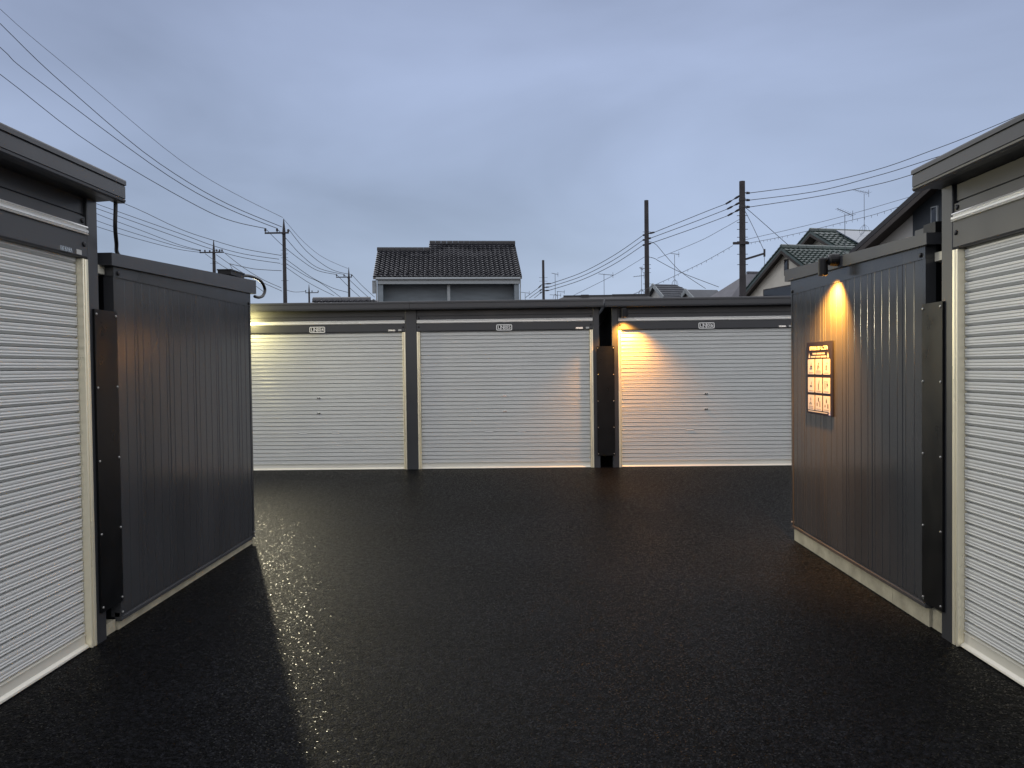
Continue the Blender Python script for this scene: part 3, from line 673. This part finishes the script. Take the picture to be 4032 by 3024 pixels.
def gable_house(name, label, A, phi, length, rf, rb, pitch, over, wallm, roofm, tiles=None, hip=0., trim=None, side=.35, group=None, front_pitch=None, undr=None):
    """ridge starts at A and runs along phi; front slope faces the camera; gable wall stands `over` in from the verge"""
    t = thing(name, label, 'house', (A[0], A[1], 0), phi, group)
    zr = A[2]; fp = front_pitch or pitch; th = .16
    b = MB()
    zf_, zb_ = zr-fp*rf, zr-pitch*rb
    for y1, z1 in ((-rf, zf_), (rb, zb_)):
        b.add([(0,0,zr-th),(length-hip,0,zr-th),(length,y1,z1-th),(0,y1,z1-th),(0,0,zr),(length-hip,0,zr),(length,y1,z1),(0,y1,z1)],
              [(0,1,2,3),(4,5,6,7),(0,1,5,4),(1,2,6,5),(2,3,7,6),(3,0,4,7)])
    if hip: b.add([(length-hip,0,zr),(length,-rf,zf_),(length,rb,zb_)], [(0,1,2)])
    b.build('roof', roofm, t)
    if undr:
        b = MB()
        for y1, z1 in ((-rf, zf_), (rb, zb_)):
            b.add([(.02,0,zr-th-.004),(over+.02,0,zr-th-.004),(over+.02,y1*.98,z1-th-.004+.02*fp),(.02,y1*.98,z1-th-.004+.02*fp)], [(0,1,2,3)])
            b.add([(.0,0,zr-th-.006),(.05,0,zr-th-.006),(.05,y1*.99,z1-th-.006),(.0,y1*.99,z1-th-.006),(.0,0,zr-th-.16),(.05,0,zr-th-.16),(.05,y1*.99,z1-th-.16),(.0,y1*.99,z1-th-.16)],
                  [(0,1,2,3),(4,5,6,7),(0,1,5,4),(1,2,6,5),(2,3,7,6),(3,0,4,7)])
        b.build('soffit', undr, t)
    s = side; b = MB()
    yf, yb = -(rf-s), rb-s
    P = [(yf, 0), (yb, 0), (yb, zb_+pitch*s-th-.01), (0, zr-th-.01), (yf, zf_+fp*s-th-.01)]
    x0, x1 = over, length-(.3 if not hip else hip*.55)
    n = len(P); vs = [(x0, y, z) for y, z in P]+[(x1, y, z) for y, z in P]
    if hip: vs[8] = (x1, 0, min(zf_+fp*s, zb_+pitch*s)-th)
    b.add(vs, [tuple(range(n)), tuple(range(2*n-1, n-1, -1))]+[(i, (i+1) % n, n+(i+1) % n, n+i) for i in range(n)])
    b.build('wall', wallm, t)
    if trim:
        b = MB()
        b.bar((-.03, 0, zr-.06), (-.03, -rf, zf_-.06), .06, .30); b.bar((-.03, 0, zr-.06), (-.03, rb, zb_-.06), .06, .30); b.build('bargeboard', trim, t)
    if tiles:
        wd_, ln_, nc, mt = tiles
        nr = int(math.hypot(rf, fp*rf)/ln_)
        lay_tiles(t, (0.02, -rf-.02, zf_+.01), 0, fp, wd_, ln_, [(0, nc)]*nr, mt)
        b = MB(); nn = int(length/.5)
        for k_ in range(nn):
            a = k_*.5
            b = MB(); b.loft([(-.13, zr-.02), (-.11, zr+.12), (0, zr+.18), (.11, zr+.12), (.13, zr-.02)], a, a+.485, 'x', closed=True, caps=True); b.build('ridge_tile', mt, t)
        nv = int(math.hypot(rb, pitch*rb)/.3)
        for k_ in range(nv):
            u0, u1 = k_/nv, (k_+1)/nv
            b = MB(); b.bar((.06, rb*u0, zr-pitch*rb*u0+.05), (.06, rb*u1, zr-pitch*rb*u1+.08), .2, .06); b.build('verge_tile', mt, t)
    return t
def win(parent, x, y0, y1, z0, z1, frame, pane=None):
    b = MB(); b.box(x-.05, x-.002, y0, y1, z0, z1); f_ = b.build('window', frame, parent)
    b = MB(); e = min(.06, (y1-y0)*.15); b.box(x-.058, x-.052, y0+e, y1-e, z0+e, z1-e); b.build('pane', pane or M['glass'], f_)
    return f_
h4 = gable_house('green_tiled_house', 'cream gable house with green tiles and slit window left of the right shed', (13.83, 42.0, 7.70), R(15), 9.0, 2.3, 4.3, .54, .42, M['wall_cream'], M['tile_green'], (.30, .30, 12, M['tile_green']), front_pitch=.60, undr=M['soffit'])
def on_wall(obj_A, phi, off, px, py):
    """hit the gable wall plane (local x = off) with the ray through a photo pixel; returns local (y, z)"""
    d = _f + _r*((px-CX)/FPX) - _u*((py-CY)/FPX)
    n = Vector((math.cos(phi), math.sin(phi), 0)); A = Vector((obj_A[0], obj_A[1], 0)) + n*off
    t_ = n.dot(A-Vector((0,0,CAM_H)))/n.dot(d); p = Vector((0,0,CAM_H))+d*t_-Vector((obj_A[0], obj_A[1], 0))
    return -p.x*math.sin(phi)+p.y*math.cos(phi), p.z
def wall_win(parent, A, phi, off, x0, y0, x1, y1, frame, pane=None):
    a = on_wall(A, phi, off, x0, y0); b_ = on_wall(A, phi, off, x1, y1)
    return win(parent, off, min(a[0], b_[0]), max(a[0], b_[0]), min(a[1], b_[1]), max(a[1], b_[1]), frame, pane)
A4 = (13.83, 42.0)
wall_win(h4, A4, R(15), .42, 3090, 1023, 3106, 1083, M['soffit'])
f_ = wall_win(h4, A4, R(15), .42, 3008, 1140, 3150, 1185, M['soffit'])
h4b = gable_house('green_tiled_house', 'taller cream gable house with green tiles and a solar panel', (16.85, 46.0, 9.25), R(15), 10.0, 4.0, 4.6, .54, .8, M['wall_cream'], M['tile_green'], (.36, .38, 14, M['tile_green']), undr=M['soffit'])
wall_win(h4b, (16.85, 46.0), R(15), .8, 3262, 1000, 3285, 1013, M['soffit'])
b = MB(); _sp = [(x_, y_, 9.25+.54*y_+dz) for dz in (.24, .17) for x_, y_ in ((1.5,-.4),(6.5,-.4),(6.5,-3.0),(1.5,-3.0))]
b.add(_sp, [(0,1,2,3),(4,5,6,7),(0,1,5,4),(1,2,6,5),(2,3,7,6),(3,0,4,7)])
b.build('solar_panel', M['solar'], h4b)
A5 = (11.57, 20.65)
h5 = gable_house('brown_eaved_house', 'low house with deep brown eaves rising behind the right shed', (11.57, 20.65, 7.03), R(15), 8.0, 4.5, 4.5, .455, .55, M['wall_grey'], M['roof_dark'], undr=M['soffit'])
a = on_wall(A5, R(15), .55, 3604, 850)
b = MB(); b.box(.46, .548, -3.6, a[0], 0, 6.35); b.build('navy_wall', M['wall_navy'], h5)
wall_win(h5, A5, R(15), .46, 3670, 816, 3695, 884, M['trim_white'])
g1 = gable_house('grey_slate_house', 'distant grey slate roof with white bargeboards beside the plain pole', tuple(at(2571, 1119, 60)), R(15), 3.4, 1.9, 2.2, .62, .3, M['wall_grey'], M['slate'], trim=M['trim_white'], hip=1.5)
b = MB()
for k_ in range(6):
    u = (k_+.5)/6; zz = at(2571,1119,60).z-.62*1.9*u
    b = MB(); b.box(.05, 1.9+1.4*u, -1.9*u-.02, -1.9*u+.02, zz, zz+.05); b.build('slate_course', M['slate'], g1)
gable_house('grey_slate_house', 'small distant grey roof with a white front gable', tuple(at(2700, 1140, 58)), R(15), 2.6, 1.9, 2.0, .62, .25, M['wall_grey'], M['slate'], trim=M['trim_white'])
def hip_house(name, label, cx_, cy_, hx, hy, ridge, zr, ze, phi, roofm, wallm):
    t = thing(name, label, 'house', (cx_, cy_, 0), phi)
    b = MB(); e = [(-hx,-hy,ze),(hx,-hy,ze),(hx,hy,ze),(-hx,hy,ze),(-ridge,0,zr),(ridge,0,zr)]
    b.add(e, [(0,1,5,4),(1,2,5),(2,3,4,5),(3,0,4),(0,3,2,1)]); b.build('roof', roofm, t)
    b = MB(); b.box(-ridge-.1, ridge+.1, -.1, .1, zr-.06, zr+.08); b.build('ridge_cap', roofm, t)
    b = MB(); b.box(-hx+.5, hx-.5, -hy+.5, hy-.5, 0, ze-.01); b.build('wall', wallm, t)
    b = MB(); b.box(-hx+.02, hx-.02, -hy+.02, hy-.02, ze-.14, ze-.012); b.build('eave_board', M['soffit'], t)
    return t
p = at(3010, 1075, 52)
hip_house('hipped_house', 'purple grey hipped roof behind the tallest right pole', p.x, p.y, 5.6, 3.6, 1.2, p.z, 4.2, R(15), M['slate_purple'], M['wall_cream'])
p = at(2335, 1166, 60)
lr = hip_house('low_house', 'low black roof with a vent box seen over the gap by LN06', p.x, p.y, 4.2, 3.0, 2.2, p.z, p.z-1.0, 0, M['roof_dark'], M['wall_grey'])
b = MB(); b.box(-.95, -.35, -.3, .3, .02, p.z+.10); b.build('vent_box', M['roof_dark'], lr)
p = at(2480, 1163, 50)
hip_house('low_house', 'low black roof just left of the plain pole', p.x, p.y, 2.2, 2.2, 1.05, p.z, p.z-.8, 0, M['roof_dark'], M['wall_grey'])
p = at(1232, 1184, 40)
gable_house('low_tiled_house', 'low dark tiled roof peeping over LN04 beside the tall house', (p.x, p.y, p.z), R(4), 3.4, 2.2, 2.2, .45, .4, M['wall_grey'], M['tile_dark'], (.30, .30, 11, M['tile_dark']))

# ------------------------------------------------------------------ utility poles
def pole(label, top, r0, r1, Y, tip=None, arms=(), ins=(), bolts=(), band=None, base=None):
    """top pixel; arms: (y, x0, x1) crossarm pixels; ins: (x, y0, y1) insulators"""
    pt = at(*top, Y); bx_ = base if base is not None else at(top[0], 1170, Y).x
    t = thing('utility_pole', label, 'utility pole', (pt.x, pt.y, 0), 0, 'utility poles')
    loc = Vector((pt.x, pt.y, 0)); b = MB()
    if tip:
        z1 = at(top[0], tip, Y).z; b.tube([(0,0,0), (0,0,z1-.4), (0,0,z1), (0,0,pt.z)], [r0, r1, r1*.8, r1*.22], 12)
    else: b.tube([(0,0,0), (0,0,pt.z)], [r0, r1], 12)
    b.build('shaft', M['pole'], t)
    for (y, x0, x1) in arms:
        a, c = at(x0, y, Y)-loc, at(x1, y, Y)-loc; a.y = c.y = -.2; c.z = a.z = (a.z+c.z)/2
        b = MB(); b.bar(a, c, .1, .12); b.build('crossarm', M['pole_metal'], t)
    for (x, y0, y1) in ins:
        a, c = at(x, y0, Y)-loc, at(x, y1, Y)-loc; a.y = c.y = -.2; c.x = a.x
        b = MB(); b.tube([c, c.lerp(a, .3), c.lerp(a, .35), c.lerp(a, .9), a], [.03, .03, .085, .085, .04], 8); b.build('insulator', M['pole_metal'], t)
    for (y, half) in bolts:
        z = at(top[0], y, Y).z; b = MB(); b.tube([(-half, 0, z), (half, 0, z)], .016, 5); b.build('step_bolt', M['pole_metal'], t)
    return t, loc
pole('left utility pole with pointed tip and three insulator crossarm', (1117, 861), .19, .13, 60, 898, ((919, 1046, 1140),), ((1048, 902, 918), (1094, 902, 918), (1138, 904, 920)), [(y, .28) for y in (985, 1000, 1015, 1040, 1105)])
pole('far left utility pole with crowded crossarm behind the left shed', (841, 945), .22, .15, 78, 985, ((995, 790, 884),), ((791, 984, 994), (810, 985, 996), (829, 986, 996), (856, 983, 993), (868, 983, 993), (877, 983, 994)), [(1037, .4)])
pole('distant utility pole with crossarm beside the centre house', (1373, 1053), .20, .14, 100, 1084, ((1092, 1325, 1387),), ((1326.5, 1080, 1091), (1356, 1081, 1092), (1386, 1081, 1092)))
pole('smallest distant utility pole over the LN04 roof', (1216.5, 1120), .20, .14, 120, 1143, ((1153, 1204, 1255),), ((1205, 1143, 1152), (1230, 1144, 1153), (1254, 1144, 1153)))
pole('bare top utility pole just right of the centre house', (2138.6, 1024.4), .17, .13, 83, None, (), (), [(y, .45) for y in (1093, 1107)])
pole('plain utility pole above the LN06 garage', (2545, 789), .19, .145, 53, None, (), (), [(y, .27) for y in (913, 1042, 1057, 1074, 1118)])
p7, l7 = pole('tallest utility pole on the right with a bracket arm', (2922, 714), .19, .145, 39, None, ((960, 2882, 2944),), (), [(y, .27) for y in (849, 876, 903, 934, 951, 1001, 1042)])
b = MB(); a, c = at(2931, 1022, 39)-l7, at(3010, 998, 39)-l7; b.bar(a, c, .09, .10); b.bar(c+Vector((0,0,.22)), c-Vector((0,0,.16)), .08, .08); b.build('bracket_arm', M['pole_metal'], p7)
for px_, pys in ((2952, (760, 788, 815)),):
    for py_ in pys:
        a, c = at(2925, py_-1, 39)-l7, at(px_, py_, 39)-l7; b = MB(); b.tube([a, a.lerp(c,.5), a.lerp(c,.55), c], [.02,.03,.07,.05], 8); b.build('insulator', M['pole_metal'], p7)
for (xa, ya, xb, yb) in ((2914, 770, 2858, 803), (2914, 797, 2864, 823), (2914, 823, 2866, 849)):
    a, c = at(xa, ya, 39)-l7, at(xb, yb, 39.6)-l7; b = MB(); b.tube([a, a.lerp(c,.25), a.lerp(c,.45), a.lerp(c,.55), a.lerp(c,.7), c], [.05,.06,.02,.02,.055,.045], 8); b.build('insulator', M['pole_metal'], p7)
for y_ in (786, 815):
    z = at(2922, y_, 39).z; b = MB(); b.tube([(0,0,z-.07), (0,0,z+.07)], .168, 12); b.build('band', M['pole_metal'], p7)
p6 = [o_ for o_ in C.objects if o_.get('label', '').startswith('plain utility pole')][0]; l6 = Vector((p6.location.x, p6.location.y, 0))
for (xa, ya, xb, yb) in ((2551, 920, 2577, 914.5), (2551, 940, 2563, 937), (2551, 961, 2563, 958), (2539, 924, 2531, 927), (2539, 943, 2531, 946), (2539, 963, 2531, 966)):
    a, c = at(xa, ya, 53)-l6, at(xb, yb, 53)-l6; b = MB(); b.tube([a, a.lerp(c,.5), c], [.03,.07,.05], 8); b.build('insulator', M['pole_metal'], p6)
p5 = [o_ for o_ in C.objects if o_.get('label', '').startswith('bare top')][0]; l5 = Vector((p5.location.x, p5.location.y, 0))
for (xa, ya, xb, yb) in ((2143, 1118, 2170, 1116.5), (2143, 1131.5, 2163, 1130), (2143, 1145, 2163, 1143), (2134, 1120, 2120, 1134), (2134, 1138, 2124, 1146), (2134, 1149, 2126, 1155)):
    a, c = at(xa, ya, 83)-l5, at(xb, yb, 83)-l5; b = MB(); b.tube([a, a.lerp(c,.5), c], [.03,.08,.05], 8); b.build('insulator', M['pole_metal'], p5)

# ------------------------------------------------------------------ overhead wires: each hangs in its own vertical plane between two distances
def wire_pts(pts, YA, YB, n=5):
    xa, xb = pts[0][0], pts[-1][0]
    P = []
    for (x, y) in pts:
        u = (x-xa)/(xb-xa) if xb != xa else 0
        P.append(at(x, y, 1.0/((1/YA)*(1-u)+(1/YB)*u)))
    return spline(P, n)
def wire(label, pts, YA, YB, w_=1.0, thin=False):
    P = wire_pts(pts, YA, YB); b = MB()
    b.tube(P, [max(.004, 1.25*w_*p.y/FPX) if p.y < 200 else .05 for p in P], 5)
    o_ = b.build('overhead_wire', M['wire_thin' if thin else 'wire']); return tag(o_, label, 'wire', 'overhead wires')
wire('uppermost dark wire sweeping down from top left to the left pole', [(-420,-330),(0,92),(266,345),(627,643),(900,805),(1109,893)], 14, 60, 1.15)
wire('middle dark wire sweeping down from top left to the left pole', [(-420,-170),(0,186),(157,321),(666,694),(900,823),(1093,900)], 15, 60, 1.15)
wire('lowest dark wire sweeping down from top left to the left pole', [(-420,0),(0,292),(392,588),(784,815),(920,872),(1048,900)], 16, 60, 1.15)
wire('faint thin wire above the three dark wires at top left', [(-420,-400),(0,35),(313,302),(705,627),(920,760),(1113,856)], 14, 60, .75, True)
wire('top wire passing the far left pole to the left pole', [(-600,480),(200,700),(486,800),(700,898),(841,946.5),(960,980),(1108,1006)], 148, 60, .95)
wire('second wire passing the far left pole to the left pole', [(-600,490),(150,720),(400,810),(700,916.5),(841,968),(960,1000),(1098,1020.6)], 148, 60, .95)
wire('third wire passing the far left pole to the left pole', [(-600,505),(150,740),(384,822),(700,934.6),(834,981),(960,1015),(1103,1037)], 148, 60, .95)
wire('upper wire reaching the far left crossarm from behind the garage', [(-600,430),(150,740),(384,843),(550,905),(700,962),(790,986)], 30, 78, .85)
wire('middle wire reaching the far left crossarm from behind the garage', [(-600,470),(150,775),(384,870),(550,925),(700,970),(790,988)], 30, 78, .85)
wire('lower wire reaching the far left crossarm from behind the garage', [(-600,510),(150,810),(384,893),(550,943),(700,981),(790,994)], 30, 78, .85)
wire('right wire falling from the far left crossarm to the left pole', [(888,999),(953,1049.6),(1030,1098),(1107,1133)], 78, 60, .9)
wire('middle wire falling from the far left crossarm to the left pole', [(852,1003),(902,1038),(975,1085),(1110,1146)], 78, 62, .9)
wire('left wire falling from the far left crossarm behind the shed', [(808,999),(852,1031),(920,1074),(1000,1122),(1040,1150)], 78, 62, .9)
wire('slack cable from mid air to the left pole near its foot', [(902,1038),(989,1057),(1050,1063),(1108,1066)], 74, 60, 1.0)
wire('thin stay dropping to the left shed roof box', [(905,1041),(915,1060),(924,1080)], 74, 72, .8)
wire('low sagging wire from the left pole to the smallest pole', [(1127,1142),(1165,1150),(1204,1147)], 60, 120, .8)
wire('outer wire from the left crossarm to the distant pole', [(1139,906),(1206,988),(1279,1046),(1330,1070),(1385,1081)], 60, 100, .85)
wire('middle wire from the left crossarm to the distant pole', [(1096,906),(1125,937),(1188,1006),(1260,1058),(1356,1081)], 60, 100, .85)
wire('inner wire from the left crossarm to the distant pole', [(1050,905),(1110,964),(1188,1026),(1253,1066),(1326,1081)], 60, 100, .85)
wire('faint top wire between the left pole and the distant pole', [(1120,866),(1199,955.5),(1278.7,1017),(1369,1057)], 60, 100, .6, True)
wire('upper low cable from the left pole down behind the tiled roof', [(1128,1022),(1206,1078),(1250,1105),(1315,1136),(1369,1151)], 60, 100, .85)
wire('middle low cable from the left pole down behind the tiled roof', [(1127,1038),(1206,1087),(1264,1115),(1344,1172)], 60, 95, .8)
wire('lowest cable from the left pole down behind the tiled roof', [(1127,1053),(1224,1118),(1315,1164)], 60, 90, .8)
wire('outer wire from the distant pole to the centre house', [(1387,1083),(1423,1122),(1475,1170)], 100, 112, .75)
wire('inner wire from the distant pole to the centre house', [(1357,1083),(1400,1125),(1450,1170)], 100, 112, .75)
wire('low wire running right from the distant pole foot', [(1327,1083),(1380,1136),(1416,1168)], 100, 112, .75)
wire('top wire of three between the bare pole and the plain pole', [(2170,1116),(2285,1075.6),(2411,1009),(2531,927)], 83, 53, .95)
wire('middle wire of three between the bare pole and the plain pole', [(2163,1130),(2285,1090),(2411,1026.6),(2531,946)], 83, 53, .95)
wire('bottom wire of three between the bare pole and the plain pole', [(2163,1143),(2285,1104),(2411,1044),(2531,966)], 83, 53, .95)
wire('faint wire sagging below the three to the plain pole', [(2250,1167),(2380,1102.5),(2450,1065),(2537,1012)], 83, 53, .65, True)
wire('upper wire from the bare pole down towards the centre house', [(2120,1134),(2098,1150),(2070,1171)], 83, 95, .85)
wire('middle wire from the bare pole down towards the centre house', [(2124,1146),(2106,1158),(2084,1174)], 83, 95, .85)
wire('lower wire from the bare pole down towards the centre house', [(2126,1155),(2118,1162),(2104,1173)], 83, 95, .85)
wire('top wire of three from the plain pole up to the tallest pole', [(2577,914.5),(2715,859),(2800,825),(2858,803)], 53, 39.6, 1.0)
wire('middle wire of three from the plain pole up to the tallest pole', [(2563,937),(2715,880.7),(2800,848),(2864,823)], 53, 39.6, 1.0)
wire('bottom wire of three from the plain pole up to the tallest pole', [(2563,958),(2715,905),(2800,874),(2866,849)], 53, 39.6, 1.0)
wire('faint wire below the three between plain and tallest poles', [(2589,1016.7),(2748,952),(2840,904),(2914,862)], 53, 39, .7, True)
wire('house drop bending away from the plain pole upper fittings', [(2553,950),(2582,962),(2622,1008),(2682,1071),(2778,1136)], 53, 46, .85)
wire('house drop from the plain pole to the distant slate roofs', [(2551,1011),(2578,1018),(2600,1031),(2682,1073),(2830,1130)], 53, 46, .9)
wire('top wire leaving the tallest pole to the right garage eave', [(2952,760),(3201,725.5),(3442.5,671),(3683,587),(3900,502),(4300,330)], 39, 15, 1.1)
wire('middle wire leaving the tallest pole to the right garage eave', [(2952,788),(3201,755.7),(3442.5,695),(3629,638),(3900,545),(4300,380)], 39, 15, 1.1)
wire('bottom wire leaving the tallest pole to the right garage eave', [(2952,815),(3201,776.7),(3442.5,728.5),(3596,686),(3900,590),(4300,430)], 39, 15, 1.1)
wire('guy wire from the tallest pole to the green tiled roof', [(2930,815),(2960,838),(3106,967)], 39, 41.5, .9)
wire('stay from the tallest pole to its bracket arm', [(2928,820),(2965,893),(3010,990)], 39, 39.05, .8)
wire('stay dropping from the bracket arm end behind the gable', [(3009.5,1008),(3010.2,1030),(3010.9,1052)], 39, 39.01, .7)
wire('faint straight wire crossing behind the two roof antennas', [(2930,945),(3150,894),(3329,849),(3551,784.6),(3700,742)], 39, 24, .7, True)
def festoon(label, pts, YA, YB, step):
    P = wire_pts(pts, YA, YB, 10); b = MB(); r_ = [.9*p.y/FPX for p in P]; b.tube(P, r_, 5)
    acc = 0.
    for i_ in range(1, len(P)):
        acc += (P[i_]-P[i_-1]).length
        if acc > step:
            acc = 0.; p = P[i_]; d = (P[i_]-P[i_-1]).normalized(); s_ = step*.28
            b.tube([p, p+d*s_*.2-Vector((0,0,s_*.5)), p+d*s_*.1-Vector((0,0,s_*.95))], .7*p.y/FPX, 5)
    return tag(b.build('spiral_cable', M['wire_thin']), label, 'cable', 'spiral wrapped cables')
festoon('looped spiral cable rising to the tallest pole from the left', [(2480,1164),(2592,1116),(2689,1071),(2781,1026),(2885,967)], 53, 39, .42)
festoon('looped spiral cable running right from the tallest pole', [(2942,958),(3014,945),(3080,932),(3199,905),(3332,872),(3431,848),(3508,824),(3650,778)], 39, 25, .33)

# ------------------------------------------------------------------ television aerials on the roofs
def aerial(label, base, top, Y, boom, n, half=.32, tilt=0., feet=True):
    a, c = at(*base, Y), at(*top, Y); t = thing('tv_aerial', label, 'aerial', (a.x, a.y, a.z), 0, 'television aerials')
    H_ = c.z-a.z; rr_ = max(.014, .9*Y/FPX)
    b = MB(); b.tube([(0,0,-.3), (0,0,H_)], rr_, 6); b.build('mast', M['antenna'], t)
    for (x0, y0, x1, y1) in boom:
        p0, p1 = at(x0, y0, Y)-a, at(x1, y1, Y)-a; p0.y = -.12; p1.y = .12
        b = MB(); b.tube([p0, p1], rr_*.9, 6)
        for k_ in range(n):
            q = p0.lerp(p1, k_/(n-1)); e = half*(.55+.45*k_/(n-1)); b.tube([q+Vector((.02,-e,0)), q+Vector((-.02,e,0))], rr_*.5, 4)
        b.tube([p1+Vector((0,0,.22)), p1, p1-Vector((0,0,.22))], rr_*.8, 5)
        b.build('boom', M['antenna'], t)
    if feet:
        b = MB(); s_ = .22
        for dx, dy in ((-1,-1),(1,-1),(1,1),(-1,1)): b.tube([(dx*s_, dy*s_, -.05), (dx*s_*.75, dy*s_*.75, .22), (0,0,.42)], rr_*.6, 4)
        b.build('mount_legs', M['antenna'], t)
    return t
aerial('thin tall aerial just right of the bare pole', (2186.7,1174), (2186.7,1078), 75, [(2172,1076,2197,1080)], 5)
aerial('twin boom aerial above the far garage roof gap', (2379,1169), (2378,1079), 60, [(2357,1079,2414,1083)], 9, .35, feet=False)
aerial('fish bone aerial left of the plain pole', (2526,1160), (2526,1050), 56, [(2494,1090,2537,1084),(2518,1054,2532,1060)], 7, .4)
aerial('aerial standing on the grey slate roof', (2657,1121), (2656,1003), 60.5, [(2637,998,2674,1001)], 6)
aerial('lower aerial in front of the green tiled roof', (3327,992), (3330,843), 36, [(3292,824,3362,846)], 8, .28, feet=False)
aerial('taller aerial on the green tiled ridge', (3403,911), (3402,764), 46.5, [(3362,750,3424,759)], 7, .36)
aerial('tiny aerial against the right end of the centre house', (2068,1176), (2068,1155), 85, [(2051,1151,2084,1154)], 5, feet=False)
aerial('small cross aerial behind the thin tall aerial', (2195,1174), (2195,1148), 80, [(2165,1161,2208,1162),(2193,1148,2222,1149)], 5, feet=False)
